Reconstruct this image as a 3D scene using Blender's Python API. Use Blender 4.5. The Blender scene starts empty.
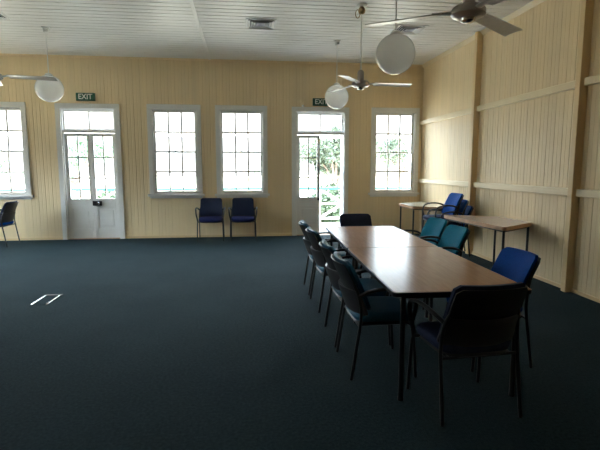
import bpy, bmesh, math, random
from mathutils import Vector, Matrix

random.seed(7)
PI = math.pi
scene = bpy.context.scene
COL = scene.collection

# ------------------------------------------------------------------ room size
D = 10.04          # window wall
W = 3.912          # right wall
H = 3.705          # ceiling
LX = -7.6          # left wall
BY = -7.0          # wall behind the camera

# ------------------------------------------------------------------ materials
MATS = {}


def principled(name, color, rough=0.5, metal=0.0, spec=0.5, noise=None, bump=None, coat=0.0, sheen=0.0):
    m = bpy.data.materials.new(name)
    m.use_nodes = True
    nt = m.node_tree
    b = nt.nodes['Principled BSDF']
    b.inputs['Base Color'].default_value = (*color, 1)
    b.inputs['Roughness'].default_value = rough
    b.inputs['Metallic'].default_value = metal
    b.inputs['Specular IOR Level'].default_value = spec
    b.inputs['Coat Weight'].default_value = coat
    b.inputs['Sheen Weight'].default_value = sheen
    tc = nt.nodes.new('ShaderNodeTexCoord')
    if noise:
        scale, amount = noise[0], noise[1]
        stretch = noise[2] if len(noise) > 2 else (1, 1, 1)
        mp = nt.nodes.new('ShaderNodeMapping')
        mp.inputs['Scale'].default_value = stretch
        n = nt.nodes.new('ShaderNodeTexNoise')
        n.inputs['Scale'].default_value = scale
        n.inputs['Detail'].default_value = 4
        r = nt.nodes.new('ShaderNodeValToRGB')
        lo = [max(0, c * (1 - amount)) for c in color]
        hi = [min(1, c * (1 + amount)) for c in color]
        r.color_ramp.elements[0].color = (*lo, 1)
        r.color_ramp.elements[1].color = (*hi, 1)
        r.color_ramp.elements[0].position = 0.3
        r.color_ramp.elements[1].position = 0.7
        nt.links.new(tc.outputs['Object'], mp.inputs['Vector'])
        nt.links.new(mp.outputs['Vector'], n.inputs['Vector'])
        nt.links.new(n.outputs['Fac'], r.inputs['Fac'])
        nt.links.new(r.outputs['Color'], b.inputs['Base Color'])
    if bump:
        n2 = nt.nodes.new('ShaderNodeTexNoise')
        n2.inputs['Scale'].default_value = bump[0]
        n2.inputs['Detail'].default_value = 3
        bp = nt.nodes.new('ShaderNodeBump')
        bp.inputs['Strength'].default_value = bump[1]
        bp.inputs['Distance'].default_value = 0.01
        nt.links.new(tc.outputs['Object'], n2.inputs['Vector'])
        nt.links.new(n2.outputs['Fac'], bp.inputs['Height'])
        nt.links.new(bp.outputs['Normal'], b.inputs['Normal'])
    MATS[name] = m
    return m


def glass_pane(name):
    """clear window glass: see-through with a fresnel reflection"""
    m = bpy.data.materials.new(name)
    m.use_nodes = True
    nt = m.node_tree
    nt.nodes.clear()
    out = nt.nodes.new('ShaderNodeOutputMaterial')
    tr = nt.nodes.new('ShaderNodeBsdfTransparent')
    tr.inputs['Color'].default_value = (0.96, 0.98, 0.97, 1)
    gl = nt.nodes.new('ShaderNodeBsdfGlossy')
    gl.inputs['Roughness'].default_value = 0.02
    fr = nt.nodes.new('ShaderNodeFresnel')
    fr.inputs['IOR'].default_value = 1.3
    mx = nt.nodes.new('ShaderNodeMixShader')
    nt.links.new(fr.outputs['Fac'], mx.inputs['Fac'])
    nt.links.new(tr.outputs['BSDF'], mx.inputs[1])
    nt.links.new(gl.outputs['BSDF'], mx.inputs[2])
    nt.links.new(mx.outputs['Shader'], out.inputs['Surface'])
    return m


def opal(name):
    m = bpy.data.materials.new(name)
    m.use_nodes = True
    nt = m.node_tree
    nt.nodes.clear()
    out = nt.nodes.new('ShaderNodeOutputMaterial')
    d = nt.nodes.new('ShaderNodeBsdfDiffuse')
    d.inputs['Color'].default_value = (0.98, 0.98, 0.96, 1)
    t = nt.nodes.new('ShaderNodeBsdfTranslucent')
    t.inputs['Color'].default_value = (0.98, 0.98, 0.97, 1)
    g = nt.nodes.new('ShaderNodeBsdfGlossy')
    g.inputs['Roughness'].default_value = 0.12
    fr = nt.nodes.new('ShaderNodeFresnel')
    fr.inputs['IOR'].default_value = 1.45
    m1 = nt.nodes.new('ShaderNodeMixShader')
    m1.inputs['Fac'].default_value = 0.9
    m2 = nt.nodes.new('ShaderNodeMixShader')
    nt.links.new(d.outputs[0], m1.inputs[1])
    nt.links.new(t.outputs[0], m1.inputs[2])
    nt.links.new(fr.outputs[0], m2.inputs['Fac'])
    nt.links.new(m1.outputs[0], m2.inputs[1])
    nt.links.new(g.outputs[0], m2.inputs[2])
    nt.links.new(m2.outputs[0], out.inputs['Surface'])
    return m


def carpet(name):
    m = principled(name, (0.055, 0.085, 0.09), rough=0.95, spec=0.06, bump=(260, 0.6), sheen=0.03)
    m.node_tree.nodes['Principled BSDF'].inputs['Sheen Tint'].default_value = (0.85, 0.95, 1.0, 1)
    nt = m.node_tree
    b = nt.nodes['Principled BSDF']
    tc = nt.nodes.new('ShaderNodeTexCoord')
    n1 = nt.nodes.new('ShaderNodeTexNoise')
    n1.inputs['Scale'].default_value = 1.4
    n1.inputs['Detail'].default_value = 6
    n2 = nt.nodes.new('ShaderNodeTexNoise')
    n2.inputs['Scale'].default_value = 50
    n2.inputs['Detail'].default_value = 2
    mix = nt.nodes.new('ShaderNodeMath')
    mix.operation = 'MULTIPLY_ADD'
    mix.inputs[1].default_value = 0.35
    r = nt.nodes.new('ShaderNodeValToRGB')
    r.color_ramp.elements[0].position = 0.45
    r.color_ramp.elements[1].position = 0.9
    r.color_ramp.elements[0].color = (*CARPET_LO, 1)
    r.color_ramp.elements[1].color = (*CARPET_HI, 1)
    nt.links.new(tc.outputs['Object'], n1.inputs['Vector'])
    nt.links.new(tc.outputs['Object'], n2.inputs['Vector'])
    nt.links.new(n1.outputs['Fac'], mix.inputs[0])
    nt.links.new(n2.outputs['Fac'], mix.inputs[2])
    nt.links.new(mix.outputs[0], r.inputs['Fac'])
    nt.links.new(r.outputs['Color'], b.inputs['Base Color'])
    return m


CARPET_LO = (0.007, 0.018, 0.022)
CARPET_HI = (0.020, 0.041, 0.048)
M_WALL = principled('cream_board_paint', (0.86, 0.69, 0.43), rough=0.42, noise=(1.0, 0.05, (7, 7, .15)), spec=0.5)
M_POST = principled('cream_post_paint', (0.78, 0.58, 0.31), rough=0.42, noise=(2.0, 0.04))
M_RAIL = principled('pale_rail_paint', (0.85, 0.72, 0.48), rough=0.35, noise=(2.0, 0.04))
M_CEIL = principled('white_ceiling_paint', (0.86, 0.85, 0.82), rough=0.42, noise=(0.7, 0.03))
M_TRIM = principled('white_gloss_trim', (0.80, 0.79, 0.76), rough=0.3, noise=(3.0, 0.03))
M_CARPET = carpet('teal_carpet')
M_GLASS = glass_pane('window_glass')
M_BLACK = principled('black_powdercoat', (0.012, 0.012, 0.013), rough=0.35, noise=(30, 0.1))
M_PLASTIC = principled('black_plastic_shell', (0.014, 0.0135, 0.015), rough=0.42, noise=(40, 0.1), bump=(400, 0.1))
M_TEAL = principled('teal_upholstery', (0.001, 0.165, 0.26), rough=0.75, noise=(60, 0.12), bump=(500, 0.3), sheen=0.05, spec=0.06)
M_BLUE = principled('royal_blue_upholstery', (0.001, 0.064, 0.32), rough=0.75, noise=(60, 0.12), bump=(500, 0.3), sheen=0.02, spec=0.06)
M_DKTEAL = principled('deep_blue_upholstery', (0.004, 0.100, 0.190), rough=0.5, noise=(60, 0.12), bump=(500, 0.3), spec=0.4)
M_BAND = principled('grey_black_plastic', (0.035, 0.033, 0.036), rough=0.4, noise=(40, 0.1))
M_NAVY = principled('navy_upholstery', (0.026, 0.036, 0.075), rough=0.9, noise=(60, 0.15), bump=(500, 0.3), spec=0.15)
M_PURPLE = principled('purple_blue_upholstery', (0.018, 0.024, 0.10), rough=0.9, noise=(60, 0.15), bump=(500, 0.3), spec=0.15)
M_WOOD = principled('brown_laminate', (0.41, 0.21, 0.115), rough=0.22, noise=(5.0, 0.10, (14, 1, 1)), spec=0.05)
M_SIDETOP = principled('pale_laminate', (0.46, 0.34, 0.25), rough=0.2, noise=(5.0, 0.08, (1, 14, 1)), spec=0.5)
M_SHEENTOP = principled('laminate_painted_sheen', (0.60, 0.54, 0.42), rough=0.18, noise=(5.0, 0.05, (1, 14, 1)), spec=0.5)  # window reflection on the corner table put into a paler base colour
M_EDGE = principled('timber_edging', (0.50, 0.29, 0.16), rough=0.4, noise=(8.0, 0.2, (1, 10, 1)))
M_CHROME = principled('brushed_chrome', (0.5, 0.5, 0.5), rough=0.25, metal=1.0, noise=(30, 0.05))
M_FAN = principled('fan_blade_enamel', (0.66, 0.64, 0.62), rough=0.3, metal=0.25, noise=(20, 0.06))
M_FANDARK = principled('fan_motor_enamel', (0.44, 0.39, 0.36), rough=0.3, metal=0.55, noise=(20, 0.08))
M_BRASS = principled('aged_brass', (0.42, 0.30, 0.16), rough=0.4, metal=0.8, noise=(20, 0.1))
M_OPAL = opal('opal_glass')
M_GREEN = principled('exit_green', (0.006, 0.085, 0.048), rough=0.35, noise=(10, 0.05))
M_WHITE = principled('white_plastic', (0.82, 0.82, 0.80), rough=0.4, noise=(10, 0.02))
M_LOCK = principled('black_lock_case', (0.02, 0.02, 0.02), rough=0.3, noise=(10, 0.1))
M_DARK = principled('dark_duct', (0.015, 0.016, 0.03), rough=0.7, noise=(10, 0.1))
M_VENT = principled('vent_grey_enamel', (0.42, 0.43, 0.50), rough=0.4, noise=(10, 0.03))
M_DECK = principled('grey_deck_paint', (0.50, 0.53, 0.56), rough=0.55, noise=(4, 0.1, (1, 8, 1)))
M_GREENRAIL = principled('teal_rail_paint', (0.03, 0.16, 0.15), rough=0.4, noise=(6, 0.1))
M_GRASS = principled('dry_lawn', (0.46, 0.41, 0.30), rough=0.95, noise=(2.5, 0.4))
M_BARK = principled('grey_bark', (0.20, 0.16, 0.13), rough=0.9, noise=(6, 0.3, (1, 1, 0.2)))
M_LEAF = principled('tree_leaves', (0.11, 0.20, 0.12), rough=0.6, noise=(2.0, 0.45))
M_LEAF2 = principled('pale_tree_leaves', (0.10, 0.135, 0.095), rough=0.6, noise=(2.0, 0.4))
M_LEAF3 = principled('shrub_leaves', (0.05, 0.085, 0.045), rough=0.6, noise=(3.0, 0.5))

# ------------------------------------------------------------------ helpers


def link(o, parent=None):
    COL.objects.link(o)
    if parent is not None:
        o.parent = parent
    return o


def mesh_obj(name, bm, mat, parent=None, smooth=False, loc=None):
    me = bpy.data.meshes.new(name)
    bmesh.ops.recalc_face_normals(bm, faces=bm.faces[:])
    bm.to_mesh(me)
    bm.free()
    if isinstance(mat, (list, tuple)):
        for mm in mat:
            me.materials.append(mm)
    else:
        me.materials.append(mat)
    if smooth:
        for p in me.polygons:
            p.use_smooth = True
        if smooth == 'auto':
            me.set_sharp_from_angle(angle=math.radians(40))
    o = bpy.data.objects.new(name, me)
    if loc is not None:
        o.location = loc
    return link(o, parent)


def empty(name, loc=(0, 0, 0), rz=0.0):
    o = bpy.data.objects.new(name, None)
    o.empty_display_size = 0.1
    o.location = loc
    o.rotation_euler = (0, 0, rz)
    return link(o)


def tag(o, label, cat, group=None, kind=None):
    o['label'] = label
    o['category'] = cat
    if group:
        o['group'] = group
    if kind:
        o['kind'] = kind
    return o


def box(bm, x0, x1, y0, y1, z0, z1, bev=0.0, seg=2):
    b2 = bmesh.new()
    bmesh.ops.create_cube(b2, size=1.0)
    for v in b2.verts:
        v.co = Vector((x0 + (v.co.x + .5) * (x1 - x0), y0 + (v.co.y + .5) * (y1 - y0), z0 + (v.co.z + .5) * (z1 - z0)))
    if bev > 0:
        bmesh.ops.bevel(b2, geom=b2.edges[:], offset=bev, segments=seg, profile=0.6, affect='EDGES')
    merge(bm, b2)
    return bm


def merge(bm, b2, mat=None):
    me = bpy.data.meshes.new('tmp')
    b2.to_mesh(me)
    b2.free()
    if mat is not None:
        me.transform(mat)
    bm.from_mesh(me)
    bpy.data.meshes.remove(me)


def spline(pts, n=8):
    """catmull-rom through the points"""
    P = [Vector(p) for p in pts]
    if len(P) < 3:
        return P
    P = [P[0] * 2 - P[1]] + P + [P[-1] * 2 - P[-2]]
    out = []
    for i in range(1, len(P) - 2):
        for k in range(n):
            t = k / n
            a, b, c, d = P[i - 1], P[i], P[i + 1], P[i + 2]
            out.append(0.5 * ((2 * b) + (c - a) * t + (2 * a - 5 * b + 4 * c - d) * t * t + (3 * b - a - 3 * c + d) * t ** 3))
    out.append(P[-2])
    return out


def tube(bm, path, r, seg=10, sx=1.0, up=None):
    """sweep a round (or flattened by sx) section along a path; r is a number or one per point"""
    path = [Vector(p) for p in path]
    n = len(path)
    rr = r if isinstance(r, (list, tuple)) else [r] * n
    t0 = (path[1] - path[0]).normalized()
    ref = Vector(up) if up else (Vector((0, 0, 1)) if abs(t0.z) < 0.9 else Vector((1, 0, 0)))
    nrm = (ref - t0 * ref.dot(t0)).normalized()
    rings = []
    for i, p in enumerate(path):
        if i == 0:
            t = t0
        elif i == n - 1:
            t = (path[i] - path[i - 1]).normalized()
        else:
            t = (path[i + 1] - path[i - 1]).normalized()
        nrm = (nrm - t * nrm.dot(t)).normalized()
        bi = t.cross(nrm)
        rings.append([bm.verts.new(p + (nrm * math.cos(2 * PI * k / seg) + bi * sx * math.sin(2 * PI * k / seg)) * rr[i]) for k in range(seg)])
    for a, b in zip(rings, rings[1:]):
        for k in range(seg):
            bm.faces.new((a[k], a[(k + 1) % seg], b[(k + 1) % seg], b[k]))
    bm.faces.new(rings[0][::-1])
    bm.faces.new(rings[-1])
    return bm


def lathe(bm, prof, seg=24, c=(0, 0, 0)):
    c = Vector(c)
    rings = []
    for r, z in prof:
        if r < 1e-6:
            rings.append([bm.verts.new(c + Vector((0, 0, z)))])
        else:
            rings.append([bm.verts.new(c + Vector((r * math.cos(2 * PI * k / seg), r * math.sin(2 * PI * k / seg), z))) for k in range(seg)])
    for a, b in zip(rings, rings[1:]):
        for k in range(seg):
            k2 = (k + 1) % seg
            if len(a) == 1 and len(b) == 1:
                continue
            if len(a) == 1:
                bm.faces.new((a[0], b[k], b[k2]))
            elif len(b) == 1:
                bm.faces.new((a[k], b[0], a[k2]))
            else:
                bm.faces.new((a[k], b[k], b[k2], a[k2]))
    return bm


def prism(bm, pts, z0, z1, bev=0.0):
    b2 = bmesh.new()
    lo = [b2.verts.new((x, y, z0)) for x, y in pts]
    f = b2.faces.new(lo)
    r = bmesh.ops.extrude_face_region(b2, geom=[f])
    for v in r['geom']:
        if isinstance(v, bmesh.types.BMVert):
            v.co.z = z1
    bmesh.ops.recalc_face_normals(b2, faces=b2.faces[:])
    if bev:
        bmesh.ops.bevel(b2, geom=[e for e in b2.edges if abs(e.verts[0].co.z - e.verts[1].co.z) < 1e-6], offset=bev, segments=2, affect='EDGES')
    merge(bm, b2)


def round_poly(pts, r, n=5):
    """round the corners of a polygon"""
    out = []
    N = len(pts)
    for i in range(N):
        p = Vector(pts[i])
        a = (Vector(pts[i - 1]) - p)
        b = (Vector(pts[(i + 1) % N]) - p)
        an, bn = a.normalized(), b.normalized()
        half = math.acos(max(-1, min(1, an.dot(bn)))) / 2
        d = r / math.tan(half)
        s, e = p + an * d, p + bn * d
        c = p + (an + bn).normalized() * (r / math.sin(half))
        a0 = math.atan2(s.y - c.y, s.x - c.x)
        a1 = math.atan2(e.y - c.y, e.x - c.x)
        da = (a1 - a0 + PI) % (2 * PI) - PI
        for k in range(n + 1):
            t = a0 + da * k / n
            out.append((c.x + r * math.cos(t), c.y + r * math.sin(t)))
    return out


# ------------------------------------------------------------------ setting: boarded walls


def board_profile(u0, u1, pitch, gw, depth):
    """(u, d) points of a face of beaded boards between u0 and u1"""
    pts = [(u0, 0.0)]
    k = math.ceil((u0 + gw) / pitch)
    while k * pitch < u1 - gw:
        g = k * pitch
        dd = depth if k % 2 == 0 else depth * 0.45
        pts += [(g - gw, 0), (g - gw * 0.35, dd), (g + gw * 0.35, dd), (g + gw, 0)]
        k += 1
    pts.append((u1, 0.0))
    return pts


def board_wall(name, rects, place, pitch, gw, depth, thick, mat, label):
    """rects of (u0,u1,v0,v1); place(u, v, d) -> world point, d into the wall"""
    bm = bmesh.new()
    for u0, u1, v0, v1 in rects:
        pr = board_profile(u0, u1, pitch, gw, depth)
        a = [bm.verts.new(place(u, v0, d)) for u, d in pr]
        b = [bm.verts.new(place(u, v1, d)) for u, d in pr]
        for i in range(len(pr) - 1):
            bm.faces.new((a[i], a[i + 1], b[i + 1], b[i]))
        q = [bm.verts.new(place(u, v, thick)) for u, v in ((u0, v0), (u1, v0), (u1, v1), (u0, v1))]
        bm.faces.new(q[::-1])
        bm.faces.new((a[0], b[0], q[3], q[0]))
        bm.faces.new((a[-1], q[1], q[2], b[-1]))
        bm.faces.new(a[::-1] + [q[0], q[1]])
        bm.faces.new(b + [q[2], q[3]])
    o = mesh_obj(name, bm, mat)
    return tag(o, label, 'wall', kind='structure')


OPEN = []           # openings of the window wall (x0,x1,z0,z1)
WINS = [-4.875, -1.440, -0.055, 3.300]
DOORS = [-3.150, 1.635]
WIN_HW, DOOR_HW = 0.455, 0.525
for c in WINS:
    OPEN.append((c - WIN_HW, c + WIN_HW, 0.93, 2.695))
for c in DOORS:
    OPEN.append((c - DOOR_HW, c + DOOR_HW, 0.0, 2.675))
OPEN.sort()
rects = []
x = LX
for x0, x1, z0, z1 in OPEN:
    rects.append((x, x0, 0, H))
    if z0 > 0:
        rects.append((x0, x1, 0, z0))
    rects.append((x0, x1, z1, H))
    x = x1
rects.append((x, W + 0.14, 0, H))
board_wall('wall_back', rects, lambda u, v, d: (u, D + d, v), 0.07, 0.008, 0.0055, 0.14, M_WALL,
           'cream tongue and groove wall with windows and french doors at far end')
board_wall('wall_right', [(BY, D + 0.14, 0, H)], lambda u, v, d: (W + d, u, v), 0.075, 0.006, 0.005, 0.14, M_WALL,
           'cream tongue and groove wall on the right with two rails')
LWIN = [6.2, 7.6, 9.0]  # unseen side windows, added to bring daylight in from the left
lr, y = [], BY
for c in LWIN:
    lr += [(y, c - 0.5, 0, H), (c - 0.5, c + 0.5, 0, 0.93), (c - 0.5, c + 0.5, 2.69, H)]
    y = c + 0.5
lr.append((y, D + 0.14, 0, H))
board_wall('wall_left', lr, lambda u, v, d: (LX - d, u, v), 0.07, 0.009, 0.012, 0.14, M_WALL,
           'cream tongue and groove wall beyond the left edge of the photo')
board_wall('wall_front', [(LX - .14, W + .14, 0, H)], lambda u, v, d: (u, BY - d, v), 0.07, 0.009, 0.012, 0.14, M_WALL,
           'cream tongue and groove wall behind the viewer')
board_wall('ceiling', [(BY - .14, D + .14, LX - .14, W + .14)], lambda u, v, d: (v, u, H + d), 0.15, 0.014, 0.016, 0.12, M_CEIL,
           'white boarded ceiling with boards running across the room')
bpy.data.objects['ceiling']['category'] = 'ceiling'

bm = bmesh.new()
box(bm, LX - .14, W + .14, BY - .14, D + .14, -0.15, 0.0)
tag(mesh_obj('floor', bm, M_CARPET), 'dark blue green carpet floor of the whole room', 'floor', kind='structure')

# ceiling seam, cornices, skirtings, rails and posts
bm = bmesh.new()
box(bm, -0.71, -0.66, BY, D - 0.001, H - 0.012, H + .002, 0.004)
tag(mesh_obj('trim_1', bm, M_CEIL), 'thin white batten running along the ceiling left of the vent', 'ceiling batten', kind='structure')


def cornice(name, pts, label):
    bm = bmesh.new()
    for a, b in zip(pts, pts[1:]):
        pass
    return bm


bm = bmesh.new()
prof = [(0, 0), (0.055, 0), (0.05, -0.012), (0.02, -0.045), (0.012, -0.06), (0, -0.06)]
a = [bm.verts.new((W - p, BY, H + q)) for p, q in prof]
b = [bm.verts.new((W - p, D, H + q)) for p, q in prof]
for i in range(len(prof)):
    j = (i + 1) % len(prof)
    bm.faces.new((a[i], a[j], b[j], b[i]))
bm.faces.new(a); bm.faces.new(b[::-1])
tag(mesh_obj('trim_2', bm, M_RAIL), 'pale cornice moulding between the right wall and ceiling', 'cornice', kind='structure')
bm = bmesh.new()
a = [bm.verts.new((LX, D - p * .6, H + q * .6)) for p, q in prof]
b = [bm.verts.new((W - .05, D - p * .6, H + q * .6)) for p, q in prof]
for i in range(len(prof)):
    j = (i + 1) % len(prof)
    bm.faces.new((a[i], a[j], b[j], b[i]))
bm.faces.new(a); bm.faces.new(b[::-1])
tag(mesh_obj('trim_3', bm, M_WALL), 'narrow cream cornice along the top of the window wall', 'cornice', kind='structure')

bm = bmesh.new()
box(bm, W - 0.022, W, BY, D - .02, 0, 0.045, 0.005)
tag(mesh_obj('baseboard_right', bm, M_POST), 'low cream skirting along the foot of the right wall', 'baseboard', kind='structure')
edges = [LX] + [e for c in sorted(DOORS) for e in (c - DOOR_HW - .09, c + DOOR_HW + .09)] + [W - .02]
bm = bmesh.new()
for i in range(0, len(edges), 2):
    box(bm, edges[i], edges[i + 1], D - 0.022, D, 0, 0.045, 0.005)
tag(mesh_obj('baseboard_back', bm, M_POST), 'low cream skirting along the foot of the window wall', 'baseboard', kind='structure')

POSTS = [(5.02, 5.10), (7.50, 7.58)]
for (y0, y1), n, lab in zip(POSTS, (4, 5), ('near cream timber post standing proud of the right wall',
                                            'far cream timber post on the right wall behind the chair stack')):
    bm = bmesh.new()
    box(bm, W - 0.10, W + .02, y0, y1, 0, H, 0.006)
    tag(mesh_obj('trim_%d' % n, bm, M_POST), lab, 'wall post', kind='structure')
n = 6
spans = [(BY, POSTS[0][0]), (POSTS[0][1], POSTS[1][0]), (POSTS[1][1], D)]
names = ['right of the near post', 'between the two posts', 'between the far post and the corner']
for z0, z1, hi in ((2.42, 2.51, 'upper'), (1.155, 1.245, 'lower')):
    for (y0, y1), nm in zip(spans, names):
        bm = bmesh.new()
        box(bm, W - 0.055, W + .02, y0 + .002, y1 - .002, z0, z1, 0.012, 3)
        tag(mesh_obj('trim_%d' % n, bm, M_RAIL), '%s pale horizontal rail on right wall %s' % (hi, nm), 'wall rail', kind='structure')
        n += 1

# ------------------------------------------------------------------ windows


def casing_bm(x0, x1, z0, z1, w, y0, y1, bottom=False):
    bm = bmesh.new()
    box(bm, x0 - w, x0, y0, y1, z0, z1, 0.007)
    box(bm, x1, x1 + w, y0, y1, z0, z1, 0.007)
    box(bm, x0 - w, x1 + w, y0 - .004, y1, z1, z1 + w, 0.007)
    if bottom:
        box(bm, x0 - w, x1 + w, y0, y1, z0 - w, z0, 0.007)
    return bm


def lining_bm(x0, x1, z0, z1, y0, y1, t=0.018, sill=True):
    bm = bmesh.new()
    box(bm, x0, x0 + t, y0, y1, z0, z1)
    box(bm, x1 - t, x1, y0, y1, z0, z1)
    box(bm, x0, x1, y0, y1, z1 - t, z1)
    if sill:
        box(bm, x0, x1, y0, y1, z0, z0 + t)
    return bm


def grid_frame(bm, x0, x1, z0, z1, y0, y1, stile, top, bot, cols, rows, mun):
    box(bm, x0, x0 + stile, y0, y1, z0, z1, 0.004)
    box(bm, x1 - stile, x1, y0, y1, z0, z1, 0.004)
    box(bm, x0 + stile, x1 - stile, y0, y1, z1 - top, z1, 0.004)
    box(bm, x0 + stile, x1 - stile, y0, y1, z0, z0 + bot, 0.004)
    gx0, gx1, gz0, gz1 = x0 + stile, x1 - stile, z0 + bot, z1 - top
    ym = (y0 + y1) / 2
    for i in range(1, cols):
        xx = gx0 + (gx1 - gx0) * i / cols
        box(bm, xx - mun / 2, xx + mun / 2, ym - .012, ym + .012, gz0, gz1)
    for j in range(1, rows):
        zz = gz0 + (gz1 - gz0) * j / rows
        box(bm, gx0, gx1, ym - .011, ym + .011, zz - mun / 2, zz + mun / 2)
    return gx0, gx1, gz0, gz1, ym


def pane(parent, g):
    gx0, gx1, gz0, gz1, ym = g
    bm = bmesh.new()
    vs = [bm.verts.new(p) for p in ((gx0, ym, gz0), (gx1, ym, gz0), (gx1, ym, gz1), (gx0, ym, gz1))]
    bm.faces.new(vs)
    return mesh_obj('glass_pane', bm, M_GLASS, parent)


def sash_window(n, c, label, y=D, hw=WIN_HW, loc=None, rz=0):
    t = empty('window_%d' % n, loc or (c, y, 0), rz)
    tag(t, label, 'window', kind='structure')
    z0, z1 = 0.93, 2.695
    mesh_obj('casing', casing_bm(-hw, hw, z0, z1, 0.09, -0.028, 0.0), M_TRIM, t)
    bm = bmesh.new()
    box(bm, -hw - .13, hw + .13, -0.065, 0.02, z0 - 0.045, z0 + .005, 0.010, 3)
    box(bm, -hw - .09, hw + .09, -0.022, 0.0, z0 - 0.085, z0 - 0.045, 0.006)
    mesh_obj('sill', bm, M_TRIM, t)
    mesh_obj('lining', lining_bm(-hw, hw, z0, z1, 0.0, 0.14), M_TRIM, t)
    zm = 1.815
    for (a, b, y0, y1, top, bot) in ((z0 + .018, zm + .018, 0.035, 0.07, 0.03, 0.05), (zm - .018, z1 - .018, 0.075, 0.11, 0.045, 0.03)):
        bm = bmesh.new()
        g = grid_frame(bm, -hw + .02, hw - .02, a, b, y0, y1, 0.034, top, bot, 3, 2, 0.030)
        s = mesh_obj('sash', bm, M_TRIM, t)
        pane(s, g)
    bm = bmesh.new()
    lathe(bm, [(0, .0), (.016, .0), (.016, .008), (.008, .014), (.008, .02), (0, .022)], 12, (0, 0.052, zm + .018))
    box(bm, -.03, .012, 0.046, 0.058, zm + .03, zm + .037, .002)
    mesh_obj('sash_lock', bm, M_LOCK, t, smooth='auto')
    return t


sash_window(1, WINS[0], 'white sash window left of the closed double doors, cut by the frame edge')
sash_window(2, WINS[1], 'white twelve pane sash window just right of the closed double doors')
sash_window(3, WINS[2], 'white twelve pane sash window just left of the open door')
sash_window(4, WINS[3], 'white twelve pane sash window in the right corner above the low table')
for i, c in enumerate(LWIN):
    sash_window(5 + i, 0, 'unseen white sash window added to the left side wall for daylight, %s' % ('nearest', 'middle', 'farthest')[i],
                hw=0.5, loc=(LX, c, 0), rz=PI / 2)

# ------------------------------------------------------------------ french doors


def door_leaf(parent, w, hinge_left, loc, rz, lock):
    """leaf of width w; local x from 0 (left edge) to w, y 0..0.04, built then placed under parent"""
    bm = bmesh.new()
    z0, z1 = 0.012, 2.185
    y0, y1 = 0.0, 0.04
    st = 0.062
    gl = (0.845, 2.125)
    box(bm, 0, st, y0, y1, z0, z1, 0.004)
    box(bm, w - st, w, y0, y1, z0, z1, 0.004)
    box(bm, st, w - st, y0, y1, gl[1], z1, 0.003)
    box(bm, st, w - st, y0, y1, 0.66, gl[0], 0.003)
    box(bm, st, w - st, y0, y1, z0, 0.20, 0.003)
    box(bm, st, w - st, 0.020, 0.034, 0.20, 0.66)                      # recessed panel
    for a, b, c, d in ((st, w - st, .20, .222), (st, w - st, .638, .66), (st, st + .022, .2, .66), (w - st - .022, w - st, .2, .66)):
        box(bm, a, b, 0.004, 0.036, c, d, 0.005)
    box(bm, st + .05, w - st - .05, 0.010, 0.034, .27, .59, 0.009)      # raised field
    xm, rows = w / 2, 3
    box(bm, xm - .014, xm + .014, .009, .031, gl[0], gl[1])
    for j in range(1, rows):
        zz = gl[0] + (gl[1] - gl[0]) * j / rows
        box(bm, st, w - st, .010, .030, zz - .014, zz + .014)
    o = mesh_obj('door_leaf', bm, M_TRIM, parent)
    o.location = loc
    o.rotation_euler = (0, 0, rz)
    bm = bmesh.new()
    vs = [bm.verts.new(p) for p in ((st, .02, gl[0]), (w - st, .02, gl[0]), (w - st, .02, gl[1]), (st, .02, gl[1]))]
    bm.faces.new(vs)
    mesh_obj('glass_pane', bm, M_GLASS, o)
    if lock == 'rim':
        bm = bmesh.new()
        box(bm, -.010, .170, -.034, -.001, .70, .80, .006)
        mesh_obj('rim_lock', bm, M_LOCK, o)
        bm = bmesh.new()
        b2 = bmesh.new()
        lathe(b2, [(0, 0), (.012, 0), (.010, .016), (.024, .022), (.028, .034), (.022, .046), (0, .05)], 16)
        merge(bm, b2, Matrix.Translation((.11, -.034, .755)) @ Matrix.Rotation(PI / 2, 4, 'X'))
        mesh_obj('door_knob', bm, M_CHROME, o, smooth='auto')
    if lock == 'knob':
        bm = bmesh.new()
        b2 = bmesh.new()
        lathe(b2, [(0, 0), (.024, 0), (.022, .006), (.010, .01), (.010, .025), (.026, .034), (.026, .048), (0, .054)], 16)
        merge(bm, b2, Matrix.Translation((w - .03, 0, .80)) @ Matrix.Rotation(PI / 2, 4, 'X'))
        mesh_obj('door_knob', bm, M_LOCK, o, smooth='auto')
    if lock in ('rim', 'bolt'):
        bm = bmesh.new()
        xx = .03 if lock == 'rim' else w - .03
        box(bm, xx - .016, xx + .016, -.006, .0, .03, .17, .003)
        tube(bm, [(xx, -.012, .018), (xx, -.012, .15)], .006)
        mesh_obj('floor_bolt', bm, M_TRIM, o)
    for zz in (.25, 1.1, 1.95):
        pass
    return o


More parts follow.
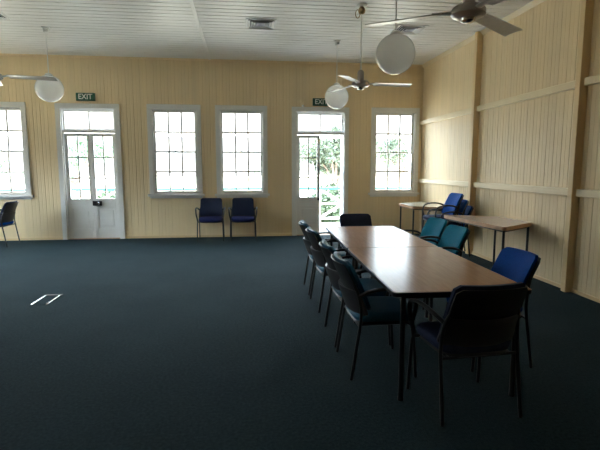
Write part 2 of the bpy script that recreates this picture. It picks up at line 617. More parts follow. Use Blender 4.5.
def french_door(n, c, label, opened):
    t = empty('door_%d' % n, (c, D, 0))
    tag(t, label, 'door', kind='structure')
    hw = DOOR_HW
    z1 = 2.675
    mesh_obj('casing', casing_bm(-hw, hw, 0.0, z1, 0.10, -0.03, 0.0), M_TRIM, t)
    bm = lining_bm(-hw, hw, 0, z1, 0, .14, .02, False)
    box(bm, -hw + .02, hw - .02, .0, .12, 2.195, 2.245, .004)            # transom bar
    mesh_obj('door_frame', bm, M_TRIM, t)
    bm = bmesh.new()
    g = grid_frame(bm, -hw + .022, hw - .022, 2.247, z1 - .022, .05, .085, .03, .035, .03, 2, 1, .028)
    s = mesh_obj('transom_sash', bm, M_TRIM, t)
    pane(s, g)
    bm = bmesh.new()
    box(bm, -hw, hw, -.01, .16, 0.0, .010, .003)
    mesh_obj('threshold', bm, M_EDGE, t)
    lw = hw - .022
    door_leaf(t, lw - .002, True, (-lw, .05, 0), 0, 'knob' if opened else 'bolt')
    if opened:
        # right leaf swung outwards onto the veranda, hinged on the right jamb
        door_leaf(t, lw - .002, False, (hw - .055 + (lw) * math.cos(math.radians(78)) , .10 + lw * math.sin(math.radians(78)), 0),
                  math.radians(-78), 'bolt')
    else:
        door_leaf(t, lw - .002, False, (.002, .05, 0), 0, 'rim')
    return t


french_door(1, DOORS[0], 'pair of closed white french doors under the left exit sign', False)
french_door(2, DOORS[1], 'white french doors with right leaf open onto veranda, behind the long table', True)

# ------------------------------------------------------------------ exit signs and small wall fittings


def exit_sign(loc, label):
    t = empty('exit_sign', loc)
    tag(t, label, 'sign', 'exit signs over the doors')
    bm = bmesh.new()
    box(bm, -.18, .18, -.055, 0, 0, .155, .008)
    mesh_obj('housing', bm, M_GREEN, t)
    cu = bpy.data.curves.new('exit_text', 'FONT')
    cu.body = 'EXIT'
    cu.size = .145
    cu.align_x = 'CENTER'
    cu.align_y = 'CENTER'
    cu.extrude = .001
    cu.offset = .0022
    tmp = bpy.data.objects.new('exit_text', cu)
    COL.objects.link(tmp)
    bpy.context.view_layer.update()
    me = bpy.data.meshes.new_from_object(tmp.evaluated_get(bpy.context.evaluated_depsgraph_get()))
    bpy.data.objects.remove(tmp)
    me.materials.clear()
    me.materials.append(M_WHITE)
    o = bpy.data.objects.new('lettering', me)
    o.location = (0, -.0565, .078)
    o.rotation_euler = (PI / 2, 0, 0)
    o.scale = (.92, 1, 1)
    link(o, t)
    return t


exit_sign((-3.165, D - .001, 2.825), 'green exit sign with white letters above the closed double doors')
exit_sign((1.64, D - .001, 2.80), 'green exit sign above the open door, partly behind a globe lamp')

bm = bmesh.new()
lathe(bm, [(0, 0), (.028, 0), (.03, .015), (.024, .035), (0, .045)], 16, (1.25, D - .035, 2.775))
tag(mesh_obj('wall_sensor', bm, M_WHITE, smooth='auto'), 'tiny white fitting on the casing top of the open door', 'sensor')

t = empty('power_outlet', (W, 8.55, .80))
tag(t, 'small white power outlet on right wall above the corner table', 'outlet')
bm = bmesh.new()
box(bm, -.012, 0.004, -.058, .058, -.036, .036, .004)
mesh_obj('cover_plate', bm, M_WHITE, t)
for s in (-1, 1):
    bm = bmesh.new()
    box(bm, -.017, -.011, s * .03 - .008, s * .03 + .008, .008, .026, .002)
    mesh_obj('switch', bm, M_WHITE, t)

# ------------------------------------------------------------------ ceiling vents


def ceiling_vent(x, y, label, src=None):
    t = empty('ceiling_vent', (x, y, H))
    tag(t, label, 'vent', 'square ceiling vents')
    hs = .235
    bm = bmesh.new()
    for a, b, c, d in ((-hs, hs, -hs, -hs + .035), (-hs, hs, hs - .035, hs), (-hs, -hs + .035, -hs + .035, hs - .035), (hs - .035, hs, -hs + .035, hs - .035)):
        box(bm, a, b, c, d, -.014, .001, .004)
    mesh_obj('frame', bm, M_WHITE, t)
    bm = bmesh.new()
    vs = [bm.verts.new(p) for p in ((-hs + .03, -hs + .03, -.002), (hs - .03, -hs + .03, -.002), (hs - .03, hs - .03, -.002), (-hs + .03, hs - .03, -.002))]
    bm.faces.new(vs)
    mesh_obj('backing', bm, M_DARK, t)
    for k, (ro, ri) in enumerate(((.195, .165), (.155, .125), (.115, .085), (.07, .012))):
        bm = bmesh.new()
        cs = ((-1, -1), (1, -1), (1, 1), (-1, 1))
        zi, zo = -.026, -.006
        A = [bm.verts.new((ro * a, ro * b, zi)) for a, b in cs]
        B = [bm.verts.new((ri * a, ri * b, zo)) for a, b in cs]
        A2 = [bm.verts.new((ro * a, ro * b, zi + .003)) for a, b in cs]
        B2 = [bm.verts.new((ri * a, ri * b, zo + .003)) for a, b in cs]
        for i in range(4):
            j = (i + 1) % 4
            bm.faces.new((A[i], A[j], B[j], B[i]))
            bm.faces.new((A2[i], B2[i], B2[j], A2[j]))
            bm.faces.new((A[i], A2[i], A2[j], A[j]))
        mesh_obj('louvre', bm, M_VENT if k == 3 else M_WHITE, t)
    return t


ceiling_vent(.28, 7.50, 'square ceiling vent to the right of the ceiling batten')
ceiling_vent(2.66, 7.52, 'square ceiling vent partly hidden behind the large near globe')
ceiling_vent(-3.68, 7.48, 'square ceiling vent cut off at the left edge of the photo')

# ------------------------------------------------------------------ pendant globes


def pendant(x, y, z, label):
    t = empty('globe_pendant', (x, y, H))
    tag(t, label, 'pendant lamp', 'white globe pendants')
    R = .212
    zc = z - H
    bm = bmesh.new()
    lathe(bm, [(0, 0), (.062, 0), (.062, -.012), (.040, -.025), (.038, -.075), (.012, -.085), (0, -.085)], 24)
    mesh_obj('ceiling_rose', bm, M_WHITE, t, smooth='auto')
    bm = bmesh.new()
    tube(bm, [(0, 0, -.08), (0, 0, zc + R + .02)], .0085, 10)
    mesh_obj('rod', bm, M_WHITE, t, smooth='auto')
    bm = bmesh.new()
    pr = [(R * math.sin(a), -R * math.cos(a)) for a in [PI * k / 32 for k in range(31)]]
    pr += [(.05, R * .98)]
    lathe(bm, pr, 48, (0, 0, zc))
    g = mesh_obj('globe', bm, M_OPAL, t, smooth=True)
    bm = bmesh.new()
    lathe(bm, [(0, .03), (.03, .03), (.056, .012), (.058, -.012), (.05, -.016)], 24, (0, 0, zc + R))
    mesh_obj('gallery', bm, M_WHITE, g, smooth='auto')
    return t


pendant(1.65, 8.35, 2.745, 'white globe pendant lamp hanging before the open door')
pendant(-3.11, 8.10, 2.755, 'white globe pendant lamp hanging at left by the closed doors')
pendant(1.64, 5.05, 2.715, 'largest white globe pendant lamp, nearest, over the long table')

# ------------------------------------------------------------------ ceiling fans


def ceiling_fan(x, y, z, angs, R, label):
    t = empty('ceiling_fan', (x, y, H))
    tag(t, label, 'ceiling fan', 'three blade ceiling fans')
    zz = z - H
    bm = bmesh.new()
    lathe(bm, [(0, 0), (.075, 0), (.075, -.012), (.05, -.022), (0, -.022)], 24)
    mesh_obj('ceiling_plate', bm, M_WHITE, t, smooth='auto')
    bm = bmesh.new()
    lathe(bm, [(0, -.02), (.022, -.022), (.04, -.04), (.05, -.075), (.04, -.105), (.018, -.12), (0, -.12)], 20)
    ring = [Vector((-.055 + .03 * math.cos(a), 0, -.115 + .055 * math.sin(a))) for a in [2 * PI * k / 16 for k in range(17)]]
    tube(bm, ring, .006, 8, up=(0, 1, 0))
    mesh_obj('hanger_shackle', bm, M_BRASS, t, smooth='auto')
    bm = bmesh.new()
    tube(bm, [(0, 0, -.11), (0, 0, zz + .05)], .0125, 12)
    mesh_obj('downrod', bm, M_WHITE, t, smooth='auto')
    bm = bmesh.new()
    lathe(bm, [(0, .20), (.018, .20), (.038, .185), (.046, .16), (.046, .09), (.044, .075), (.05, .055), (.105, .045), (.125, .02), (.125, -.012), (.10, -.03), (.055, -.036), (0, -.036)], 32, (0, 0, zz))
    mesh_obj('motor_housing', bm, M_FANDARK, t, smooth='auto')
    bm = bmesh.new()
    lathe(bm, [(0, -.036), (.056, -.036), (.052, -.055), (.03, -.067), (0, -.07)], 24, (0, 0, zz))
    mesh_obj('bottom_cap', bm, M_CHROME, t, smooth='auto')
    for a in angs:
        bm = bmesh.new()
        n = 8
        top, bot = [], []
        for i in range(n + 1):
            u = i / n
            r = .19 + (R - .19) * u
            w = .060 + .014 * u
            th = .0035
            zb = .0 - .012 * u
            row = []
            for s in (-1, -.5, 0, .5, 1):
                tilt = -math.sin(math.radians(9)) * s * w + .006 * (1 - s * s)
                row.append((r, s * w, zb + tilt))
            top.append([bm.verts.new((p[0], p[1], p[2] + th)) for p in row])
            bot.append([bm.verts.new((p[0], p[1], p[2] - th)) for p in row])
        for i in range(n):
            for j in range(4):
                bm.faces.new((top[i][j], top[i + 1][j], top[i + 1][j + 1], top[i][j + 1]))
                bm.faces.new((bot[i][j], bot[i][j + 1], bot[i + 1][j + 1], bot[i + 1][j]))
            bm.faces.new((top[i][0], bot[i][0], bot[i + 1][0], top[i + 1][0]))
            bm.faces.new((top[i][4], top[i + 1][4], bot[i + 1][4], bot[i][4]))
        for e in (0, n):
            for j in range(4):
                bm.faces.new((top[e][j], top[e][j + 1], bot[e][j + 1], bot[e][j]))
        o = mesh_obj('blade', bm, M_FAN, t, smooth='auto')
        o.location = (0, 0, zz + .012)
        o.rotation_euler = (0, 0, math.radians(a))
        bm = bmesh.new()
        tube(bm, [(.10, 0, -.004), (.16, 0, .004), (.26, 0, .010)], [.014, .012, .010], 8, sx=2.4, up=(0, 0, 1))
        mesh_obj('blade_bracket', bm, M_FAN, o, smooth='auto')
    return t


ceiling_fan(1.63, 6.53, 2.645, (-3, -122, 116), .72, 'ceiling fan behind the largest globe, its whole rod visible')
ceiling_fan(1.66, 3.42, 2.63, (150, 35, -80), .765, 'large nearest ceiling fan at the top right of the photo')
ceiling_fan(-3.20, 6.53, 2.645, (4, 112, -124), .76, 'ceiling fan at left edge, one blade crossing a globe lamp')

# ------------------------------------------------------------------ chairs

BACK_Z0, BACK_Z1 = .50, .845


def back_y(z):
    """rearward lean of the backrest front face"""
    u = (z - BACK_Z0) / (BACK_Z1 - BACK_Z0)
    return .180 + .115 * u + .035 * u * u


def curved_pad(bm, hw, z0, z1, thick, y_off, curve, nx=20, nz=14, rc=.028, puff=.012, flare=0.0, wrap=0.0):
    """back pad bent around the sitter; rounded corners"""
    F, B = [], []
    for j in range(nz + 1):
        v = j / nz
        z = z0 + (z1 - z0) * v
        # narrowing near top and bottom for round corners
        dz = min(z - z0, z1 - z)
        inset = 0
        if dz < rc:
            inset = rc - math.sqrt(max(0, rc * rc - (rc - dz) ** 2))
        wv = hw * (.96 + .04 * (1 - v)) - inset + flare * (1 - v) ** 2
        fr, br = [], []
        for i in range(nx + 1):
            u = -1 + 2 * i / nx
            x = wv * u
            yb = back_y(z) - (curve + wrap * (1 - v) ** 1.5) * (x / hw) ** 2 + y_off
            edge = (1 - abs(u) ** 6) * (1 - abs(2 * v - 1) ** 6)
            fr.append(bm.verts.new((x, yb - thick / 2 * (.45 + .55 * edge) - puff * (1 - u * u) * math.sin(PI * v), z)))
            br.append(bm.verts.new((x, yb + thick / 2 * (.45 + .55 * edge), z)))
        F.append(fr)
        B.append(br)
    for j in range(nz):
        for i in range(nx):
            bm.faces.new((F[j][i], F[j][i + 1], F[j + 1][i + 1], F[j + 1][i]))
            bm.faces.new((B[j][i], B[j + 1][i], B[j + 1][i + 1], B[j][i + 1]))
        bm.faces.new((F[j][0], F[j + 1][0], B[j + 1][0], B[j][0]))
        bm.faces.new((F[j][nx], B[j][nx], B[j + 1][nx], F[j + 1][nx]))
    for i in range(nx):
        bm.faces.new((F[0][i], B[0][i], B[0][i + 1], F[0][i + 1]))
        bm.faces.new((F[nz][i], F[nz][i + 1], B[nz][i + 1], B[nz][i]))
    return bm


def superellipse_pad(bm, hx, hy, cy, z0, z1, nose=0.0, n=36, e=5.0):
    """seat cushion: rounded-square outline, soft edges, front edge falling by nose"""
    rings = []
    for s, z in ((.90, z0), (.97, z0 + .006), (1.0, z0 + (z1 - z0) * .4), (.985, z1 - .014), (.94, z1 - .003), (.80, z1 + .003), (.45, z1 + .002)):
        ring = []
        for k in range(n):
            a = 2 * PI * k / n
            ca, sa = math.cos(a), math.sin(a)
            r = (abs(ca) ** e + abs(sa) ** e) ** (-1 / e)
            x, y = hx * s * r * ca, hy * s * r * sa
            dz = -nose * max(0, -y / hy - .4) ** 2
            ring.append(bm.verts.new((x, cy + y, z + dz)))
        rings.append(ring)
    for a, b in zip(rings, rings[1:]):
        for k in range(n):
            bm.faces.new((a[k], a[(k + 1) % n], b[(k + 1) % n], b[k]))
    bm.faces.new(rings[0][::-1])
    bm.faces.new(rings[-1])
    return bm


def build_chair():
    t = empty('armchair')
    bm = superellipse_pad(bmesh.new(), .238, .235, -.015, .405, .468, .03)
    mesh_obj('seat', bm, M_TEAL, t, smooth='auto')
    bm = superellipse_pad(bmesh.new(), .228, .222, -.01, .378, .408, .02)
    mesh_obj('seat_pan', bm, M_PLASTIC, t, smooth='auto')
    bm = curved_pad(bmesh.new(), .228, BACK_Z0 - .01, BACK_Z1, .058, -.012, .045)
    mesh_obj('backrest', bm, M_TEAL, t, smooth='auto')
    bm = curved_pad(bmesh.new(), .232, BACK_Z0 - .03, BACK_Z1 - .02, .022, .028, .047, puff=0)
    mesh_obj('back_shell', bm, M_PLASTIC, t, smooth='auto')
    bm = curved_pad(bmesh.new(), .252, .455, .635, .034, .058, .085, puff=0, rc=.03)
    mesh_obj('back_band', bm, M_BAND, t, smooth='auto')
    for s in (-1, 1):
        bm = bmesh.new()
        tube(bm, spline([(s * .262, -.215, 0), (s * .258, -.20, .20), (s * .252, -.185, .37), (s * .225, -.165, .392), (s * .15, -.16, .388)], 6), .0115, 10)
        mesh_obj('leg', bm, M_BLACK, t, smooth='auto')
        bm = bmesh.new()
        tube(bm, spline([(s * .255, .255, 0), (s * .252, .225, .20), (s * .250, .195, .40), (s * .246, .190, .50), (s * .235, .205, .60), (s * .21, .235, .68)], 6), .0115, 10)
        mesh_obj('leg', bm, M_BLACK, t, smooth='auto')
        bm = bmesh.new()
        tube(bm, spline([(s * .240, .20, .605), (s * .274, .13, .645), (s * .285, .02, .662), (s * .288, -.10, .655), (s * .282, -.175, .62), (s * .272, -.20, .54), (s * .254, -.188, .45), (s * .245, -.182, .385)], 6), .013, 10, sx=1.2, up=(0, 0, 1))
        mesh_obj('armrest', bm, M_PLASTIC, t, smooth='auto')
    bm = bmesh.new()
    for yy in (.14,):
        tube(bm, [(-.25, .195, .385), (.25, .195, .385)], .010, 8)
        for s in (-1, 1):
            tube(bm, [(s * .20, -.16, .385), (s * .20, .195, .385)], .010, 8)
    mesh_obj('seat_frame', bm, M_BLACK, t, smooth='auto')
    return t


PROTO = build_chair()
first = [True]


def recolor(o, part, mat):
    for ch in o.children:
        if ch.name.split('.')[0] == part:
            ch.material_slots[0].link = 'OBJECT'
            ch.material_slots[0].material = mat


def place_chair(x, y, face, label, group, back=M_TEAL, seat=None, z=0.0):
    """face: direction in degrees the sitter looks, 0 = towards -Y, 90 = +X"""
    if first[0]:
        r = PROTO
        first[0] = False
    else:
        r = PROTO.copy()
        COL.objects.link(r)
        for ch in list(PROTO.children):
            c = ch.copy()
            COL.objects.link(c)
            c.parent = r
    r.location = (x, y, z)
    r.rotation_euler = (0, 0, math.radians(face))
    recolor(r, 'backrest', back)
    recolor(r, 'seat', seat or back)
    tag(r, label, 'chair', group)
    return r


G1 = 'chairs around the long table'
place_chair(.99, 5.515, 89, 'black shelled armchair on left side of long table, farthest from viewer', G1, M_DKTEAL)
place_chair(.99, 4.86, 92, 'second armchair from the far end on left side of long table', G1, M_DKTEAL)
place_chair(.99, 3.92, 90, 'third armchair from the far end on left side of long table', G1, M_DKTEAL)
place_chair(.985, 3.312, 90, 'nearest armchair on left side of long table, dark blue seat showing', G1, M_DKTEAL)
place_chair(1.545, 6.06, 3, 'navy armchair at the far head of long table facing the viewer', G1, M_NAVY)
place_chair(1.36, 2.69, 184, 'nearest black armchair at near head of long table, back to the viewer', G1, M_NAVY)
place_chair(2.17, 5.60, -84, 'teal armchair on right side of long table, farthest from viewer', G1, M_TEAL)
place_chair(2.06, 4.83, -88, 'teal armchair in the middle of the right side of long table', G1, M_TEAL)
place_chair(1.865, 3.35, -90, 'royal blue armchair at near right corner of long table', G1, M_BLUE)
G2 = 'chairs against the window wall'
place_chair(-.715, 9.675, 0, 'navy armchair under the sill between two windows, left of a pair', G2, M_NAVY, M_PURPLE)
place_chair(-.05, 9.675, 0, 'navy armchair below the window, right of a pair against the wall', G2, M_NAVY, M_PURPLE)
place_chair(-4.73, 9.45, -90, 'dark armchair at the left edge of the photo turned sideways', G2, M_NAVY, M_BLUE)
G3 = 'stacked chairs by the right wall'
place_chair(3.475, 7.50, -90, 'blue armchair at the bottom of the stack by the right wall', G3, M_BLUE, M_NAVY)
place_chair(3.385, 7.50, -90, 'blue armchair in the middle of the stack by the right wall', G3, M_BLUE, M_NAVY, z=.106)
place_chair(3.295, 7.50, -90, 'royal blue armchair on top of the stack by the right wall', G3, M_BLUE, M_NAVY, z=.212)

# ------------------------------------------------------------------ tables


def table(name, pts, legs, top_z, loc, rz, label, group, apron_in=.05, leg_r=.017, edge=M_EDGE, th=.028, top=None):
    t = empty(name, loc, rz)
    tag(t, label, 'table', group)
    rp = round_poly(pts, .035)
    bm = bmesh.new()
    prism(bm, rp, top_z - th + .002, top_z, .003)
    mesh_obj('tabletop', bm, top or M_WOOD, t)
    cx = sum(p[0] for p in pts) / len(pts)
    cy = sum(p[1] for p in pts) / len(pts)
    # edging band round the rim
    bm = bmesh.new()
    outer = rp
    n = len(outer)
    grow = []
    for i in range(n):
        p, a, b = Vector(outer[i]), Vector(outer[i - 1]), Vector(outer[(i + 1) % n])
        tt = (b - a).normalized()
        grow.append(p + Vector((tt.y, -tt.x)) * .004)
    sgn = 1
    A = [bm.verts.new((g.x, g.y, top_z - th)) for g in grow]
    B = [bm.verts.new((g.x, g.y, top_z - .003)) for g in grow]
    C2 = [bm.verts.new((g[0], g[1], top_z - .003)) for g in outer]
    D2 = [bm.verts.new((g[0], g[1], top_z - th)) for g in outer]
    for i in range(n):
        j = (i + 1) % n
        bm.faces.new((A[i], A[j], B[j], B[i]))
        bm.faces.new((B[i], B[j], C2[j], C2[i]))
        bm.faces.new((D2[i], D2[j], A[j], A[i]))
    mesh_obj('edge_band', bm, edge, t)
    bm = bmesh.new()
    L = [Vector(l) for l in legs]
    for i in range(len(L)):
        a, b = L[i], L[(i + 1) % len(L)]
        d = (b - a).normalized()
        nn = Vector((-d.y, d.x)) * .0125
        z0, z1 = top_z - th - .022, top_z - th
        vs = [(a + nn), (b + nn), (b - nn), (a - nn)]
        lo = [bm.verts.new((v.x, v.y, z0)) for v in vs]
        hi = [bm.verts.new((v.x, v.y, z1)) for v in vs]
        bm.faces.new(lo[::-1]); bm.faces.new(hi)
        for k in range(4):
            bm.faces.new((lo[k], lo[(k + 1) % 4], hi[(k + 1) % 4], hi[k]))
    mesh_obj('underframe', bm, M_BLACK, t)
    for l in legs:
        bm = bmesh.new()
        tube(bm, [(l[0], l[1], .012), (l[0], l[1], top_z - th)], leg_r, 12)
        o = mesh_obj('leg', bm, M_BLACK, t, smooth='auto')
        bm = bmesh.new()
        lathe(bm, [(0, 0), (leg_r + .003, 0), (leg_r + .003, .016), (leg_r, .02)], 12, (l[0], l[1], 0))
        mesh_obj('foot_cap', bm, M_PLASTIC, o, smooth='auto')
    return t


TL, TW = 1.60, .90
rect = [(-TW / 2, -TL / 2), (TW / 2, -TL / 2), (TW / 2, TL / 2), (-TW / 2, TL / 2)]
rl = [(-TW / 2 + .075, -TL / 2 + .05), (TW / 2 - .075, -TL / 2 + .05), (TW / 2 - .075, TL / 2 - .05), (-TW / 2 + .075, TL / 2 - .05)]
ang = math.radians(-2.3)
u = Vector((math.sin(-ang), math.cos(ang)))
base = Vector((.905, 2.695)) + Vector((math.cos(ang), math.sin(ang))) * .45
c1 = base + u * .80
c2 = base + u * 2.409
table('meeting_table', rect, rl, .73, (c1.x, c1.y, 0), ang, 'near half of the long brown meeting table, nearest the viewer', 'pair of meeting tables set end to end', edge=M_BLACK)
table('meeting_table', rect, rl, .73, (c2.x, c2.y, 0), ang, 'far half of the long brown meeting table, towards the open door', 'pair of meeting tables set end to end', edge=M_BLACK)

trap = [(-.8, -.345), (.8, -.345), (.4, .345), (-.4, .345)]
tl = [(-.735, -.312), (.735, -.312), (.37, .310), (-.37, .310)]
table('trapezoid_table', trap, tl, .75, (3.52, 6.235, 0), math.radians(-86), 'brown trapezoid table against the right wall, just right of the stacked chairs', 'trapezoid side tables', leg_r=.016, th=.05, top=M_SIDETOP)
table('trapezoid_table', trap, tl, .75, (3.545, 8.97, 0), math.radians(90), 'trapezoid table with painted pale sheen in the far right corner under the window', 'trapezoid side tables', leg_r=.016, th=.05, top=M_SHEENTOP)

# ------------------------------------------------------------------ floor outlet box
t = empty('floor_outlet_box', (-2.26, 5.41, 0))
tag(t, 'metal floor outlet box set in the carpet at left', 'floor box')
bm = bmesh.new()
box(bm, -.092, -.07, -.19, .17, 0, .010, .003)
box(bm, .07, .092, -.19, .17, 0, .010, .003)
mesh_obj('side_trim', bm, M_CHROME, t)
bm = bmesh.new()
box(bm, -.07, .07, -.18, .16, 0, .006, .002)
mesh_obj('lid', bm, M_CARPET, t)
bm = bmesh.new()
box(bm, -.10, .10, .17, .215, 0, .009, .003)
mesh_obj('cable_flap', bm, M_LOCK, t)

# ------------------------------------------------------------------ veranda and garden
bm = bmesh.new()
x = LX - 1
for k in range(16):
    y0 = D + .15 + k * .14
    box(bm, -9, 7, y0, y0 + .134, -.06, -.012, .004)
tag(mesh_obj('trim_20', bm, M_DECK), 'pale painted veranda deck outside the open door', 'veranda deck', kind='structure')

RY = 12.25
t = empty('veranda_railing', (0, RY, 0))
tag(t, 'white cross braced veranda railing with teal handrail outside the open door', 'railing')
bm = bmesh.new()
box(bm, -9, 7, -.035, .035, .90, .965, .01)
mesh_obj('handrail', bm, M_GREENRAIL, t)
bm = bmesh.new()
box(bm, -9, 7, -.025, .025, .10, .155, .005)
mesh_obj('bottom_rail', bm, M_TRIM, t)
xs = [1.98 - 1.30 * k for k in range(-4, 9)]
for xx in xs:
    bm = bmesh.new()
    box(bm, xx - .03, xx + .03, -.03, .03, -.012, .90, .004)
    mesh_obj('baluster_post', bm, M_TRIM, t)
def slat(a, b, w, th):
    """flat board between two points (x,z)"""
    a, b = Vector((a[0], 0, a[1])), Vector((b[0], 0, b[1]))
    d = (b - a).normalized()
    nn = Vector((-d.z, 0, d.x)) * w
    yy = Vector((0, th, 0))
    bm = bmesh.new()
    q = [a + nn, b + nn, b - nn, a - nn]
    lo = [bm.verts.new(v - yy) for v in q]
    hi = [bm.verts.new(v + yy) for v in q]
    bm.faces.new(lo); bm.faces.new(hi[::-1])
    for k in range(4):
        bm.faces.new((lo[k], lo[(k + 1) % 4], hi[(k + 1) % 4], hi[k]))
    return bm
for a, b in zip(xs[1:], xs):
    x0, x1 = a + .03, b - .03
    mesh_obj('cross_brace', slat((x0, .155), (x1, .90), .028, .012), M_TRIM, t)
    mesh_obj('cross_brace', slat((x0, .90), (x1, .155), .028, .012), M_TRIM, t)
    mesh_obj('mid_rail', slat((x0, .53), (x1, .53), .025, .010), M_TRIM, t)

t = empty('veranda_beam', (0, RY + .1, 0))
tag(t, 'white veranda beam on posts seen through the windows', 'veranda beam')
bm = bmesh.new()
box(bm, -9, 7, -.03, .03, 2.27, 2.35, .006)
mesh_obj('beam', bm, M_TRIM, t)
for k in range(-5, 4):
    xx = -.9 + 1.8 * k
    if abs(xx) > 8.5:
        continue
    bm = bmesh.new()
    box(bm, xx - .04, xx + .04, -.04, .04, -.8, 2.27, .005)
    mesh_obj('post', bm, M_TRIM, t)

# ground outside, in one wide slab with a gentle roll
bm = bmesh.new()
nx, ny = 40, 40
gv = []
for j in range(ny + 1):
    row = []
    for i in range(nx + 1):
        X = -70 + 140 * i / nx
        Y = D + .2 + 110 * (j / ny) ** 2
        row.append(bm.verts.new((X, Y, -.82 + .25 * math.sin(X * .13) * math.sin(Y * .11) * min(1, (Y - D) / 12))))
    gv.append(row)
for j in range(ny):
    for i in range(nx):
        bm.faces.new((gv[j][i], gv[j][i + 1], gv[j + 1][i + 1], gv[j + 1][i]))
for x0, x1, y0, y1 in ((-70, LX - .3, -40, D + .2),):
    vs = [bm.verts.new(p) for p in ((x0, y0, -.82), (x1, y0, -.82), (x1, y1, -.82), (x0, y1, -.82))]
    bm.faces.new(vs)
tag(mesh_obj('ground', bm, M_GRASS), 'pale lawn outside beyond the veranda', 'lawn', kind='structure')


def leaf_cloud(bm, rnd, c, r, n, size):
    for _ in range(n):
        d = Vector((rnd.gauss(0, 1), rnd.gauss(0, 1), rnd.gauss(0, 1))).normalized()
        rr = r * rnd.random() ** .45
        p = Vector(c) + Vector((d.x * rr, d.y * rr, d.z * rr * .75))
        a = Vector((rnd.gauss(0, 1), rnd.gauss(0, 1), rnd.gauss(0, 1))).normalized()
        b = a.cross(Vector((rnd.gauss(0, 1), rnd.gauss(0, 1), rnd.gauss(0, 1)))).normalized()
        s = size * (.6 + .8 * rnd.random())
        q = [p - a * s, p + b * s * .45, p + a * s, p - b * s * .45]
        bm.faces.new([bm.verts.new(v) for v in q])


def tree(x, y, h, spread, label, leaf, seed, nclump=14, trunk_r=.12, dens=150, size=.12):
    rnd = random.Random(seed)
    t = empty('garden_tree', (x, y, -.85))
    tag(t, label, 'tree', 'trees beyond the veranda')
    bm = bmesh.new()
    fork = h * .38
    tube(bm, spline([(0, 0, 0), (.06, .02, fork * .5), (0, 0, fork)], 5), [trunk_r * (1.15 - .04 * k) for k in range(11)], 10)
    ends = []
    for k in range(7):
        a = 2 * PI * k / 7 + rnd.random() * .6
        e = Vector((math.cos(a) * spread * (.45 + .4 * rnd.random()), math.sin(a) * spread * .6, h * (.6 + .35 * rnd.random())))
        m = Vector((e.x * .4, e.y * .4, fork + (e.z - fork) * .6))
        pts = spline([(0, 0, fork * .93), m, e], 5)
        tube(bm, pts, [trunk_r * (.55 - .45 * i / (len(pts) - 1)) for i in range(len(pts))], 6)
        ends += [e, m * .4 + e * .6]
    mesh_obj('trunk', bm, M_BARK, t, smooth='auto')
    bm = bmesh.new()
    for k in range(nclump):
        e = ends[k % len(ends)]
        c = e + Vector((rnd.gauss(0, .3), rnd.gauss(0, .3), rnd.gauss(0, .25))) * spread * .35
        leaf_cloud(bm, rnd, c, spread * (.28 + .14 * rnd.random()), dens, size)
    mesh_obj('foliage', bm, leaf, t)
    return t


def shrub(x, y, r, h, label, leaf, seed, n=1500):
    rnd = random.Random(seed)
    t = empty('garden_shrub', (x, y, -.85))
    tag(t, label, 'shrub', 'shrubs below the veranda')
    bm = bmesh.new()
    for k in range(5):
        a = 2 * PI * k / 5
        tube(bm, [(0, 0, 0), (math.cos(a) * r * .3, math.sin(a) * r * .3, h * .6)], [.03, .012], 6)
    mesh_obj('stems', bm, M_BARK, t)
    bm = bmesh.new()
    for k in range(8):
        leaf_cloud(bm, rnd, (rnd.uniform(-.6, .6) * r, rnd.uniform(-.6, .6) * r, h * rnd.uniform(.35, .8)), r * .55, n // 8, .07)
    mesh_obj('foliage', bm, leaf, t)
    return t


tree(3.75, 19.0, 4.0, 1.5, 'pale leafy tree seen through the open doorway', M_LEAF2, 3, nclump=28, dens=150, size=.10)
tree(-9.3, 27, 3.8, 2.6, 'dense green tree seen through the closed door panes', M_LEAF, 5, dens=170)
tree(-15.2, 27, 3.3, 2.4, 'low green tree seen through the leftmost window', M_LEAF, 6, dens=170)
tree(9.6, 28, 4.8, 1.7, 'green tree seen through the left panes of the corner window', M_LEAF2, 8, dens=130)
tree(3.0, 44, 3.6, 2.6, 'distant pale tree low in the middle windows', M_LEAF2, 9, dens=120)
for k, (sx, sy, sr, sh, lab) in enumerate((
        (2.25, 14.2, .75, 1.55, 'dark green shrub behind the railing in the open doorway'),
        (4.05, 14.8, .75, 1.5, 'dark green shrub behind the railing right of the doorway'),
        (3.1, 16.4, .85, 1.9, 'larger shrub farther out behind the doorway railing'),
        (-3.9, 14.4, .75, 1.5, 'green shrub behind the railing, right side of the closed doors'),
        (-5.3, 14.6, .75, 1.5, 'green shrub behind the railing, left side of the closed doors'),
        (-4.6, 16.6, .9, 1.8, 'larger shrub farther out behind the closed doors'))):
    shrub(sx, sy, sr, sh, lab, M_LEAF3, 20 + k, 2600)

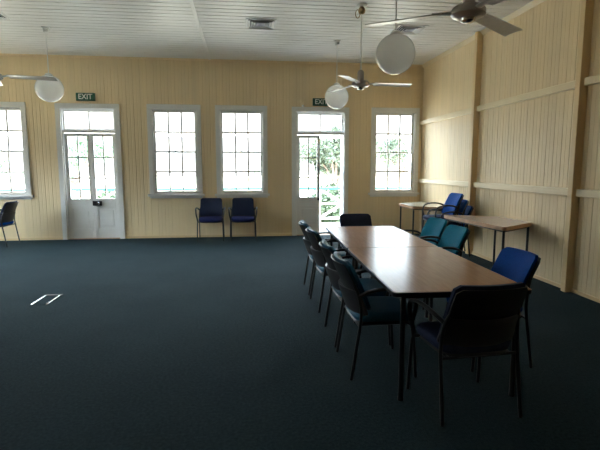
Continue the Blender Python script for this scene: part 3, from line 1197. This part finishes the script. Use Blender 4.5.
# ------------------------------------------------------------------ light
SKY_GAIN = 25.0
SKY_LEFT, SUN = 2.5, 38.0
world = bpy.data.worlds.new('overcast_sky')
scene.world = world
world.use_nodes = True
wn = world.node_tree
bg = wn.nodes['Background']
tc = wn.nodes.new('ShaderNodeTexCoord')
sp = wn.nodes.new('ShaderNodeSeparateXYZ')
wn.links.new(tc.outputs['Generated'], sp.inputs[0])
rp = wn.nodes.new('ShaderNodeValToRGB')          # overcast sky: hazy pale horizon, bright band added to light the room, bluer overhead
el = rp.color_ramp.elements
el[0].position, el[0].color = 0.0, (0.105, 0.106, 0.106, 1)
el[1].position, el[1].color = 1.0, (0.22, 0.27, 0.36, 1)
for pos, c in ((0.125, (0.105, 0.106, 0.106)), (0.25, (0.78, 0.90, 1.0)), (0.42, (0.72, 0.86, 1.0)), (0.62, (0.30, 0.38, 0.48))):
    e = el.new(pos)
    e.color = (*c, 1)
wn.links.new(sp.outputs['Z'], rp.inputs['Fac'])
mx = wn.nodes.new('ShaderNodeMapRange')          # unseen sky on the left made brighter, added to light the room
mx.interpolation_type = 'SMOOTHSTEP'
mx.inputs['From Min'].default_value = -0.55
mx.inputs['From Max'].default_value = -0.95
mx.inputs['To Min'].default_value = SKY_GAIN
mx.inputs['To Max'].default_value = SKY_GAIN * SKY_LEFT
wn.links.new(sp.outputs['X'], mx.inputs['Value'])
wn.links.new(rp.outputs['Color'], bg.inputs['Color'])
wn.links.new(mx.outputs[0], bg.inputs['Strength'])

sun = bpy.data.lights.new('hazy_sun', 'SUN')
sun.energy = SUN
sun.angle = math.radians(6)
sun.color = (1.0, .97, .92)
so = bpy.data.objects.new('hazy_sun', sun)
so.rotation_euler = (math.radians(23), 0, math.radians(20))
link(so)

# ------------------------------------------------------------------ camera
cam = bpy.data.cameras.new('camera')
cam.sensor_width = 36
cam.lens = 462.33 / 600 * 36
co = bpy.data.objects.new('camera', cam)
co.location = (0, 0, 1.5)
co.rotation_euler = (math.radians(90 - 7.141), 0, math.radians(-6.763))
link(co)
scene.camera = co

scene.view_settings.view_transform = 'Standard'
scene.view_settings.look = 'None'
scene.view_settings.gamma = 1.0
scene.view_settings.exposure = 0.0
scene.view_settings.use_curve_mapping = False
cy = scene.cycles
cy.use_denoising = True
cy.max_bounces = 14
cy.diffuse_bounces = 8
cy.transparent_max_bounces = 24
cy.sample_clamp_indirect = 8
cy.caustics_reflective = True
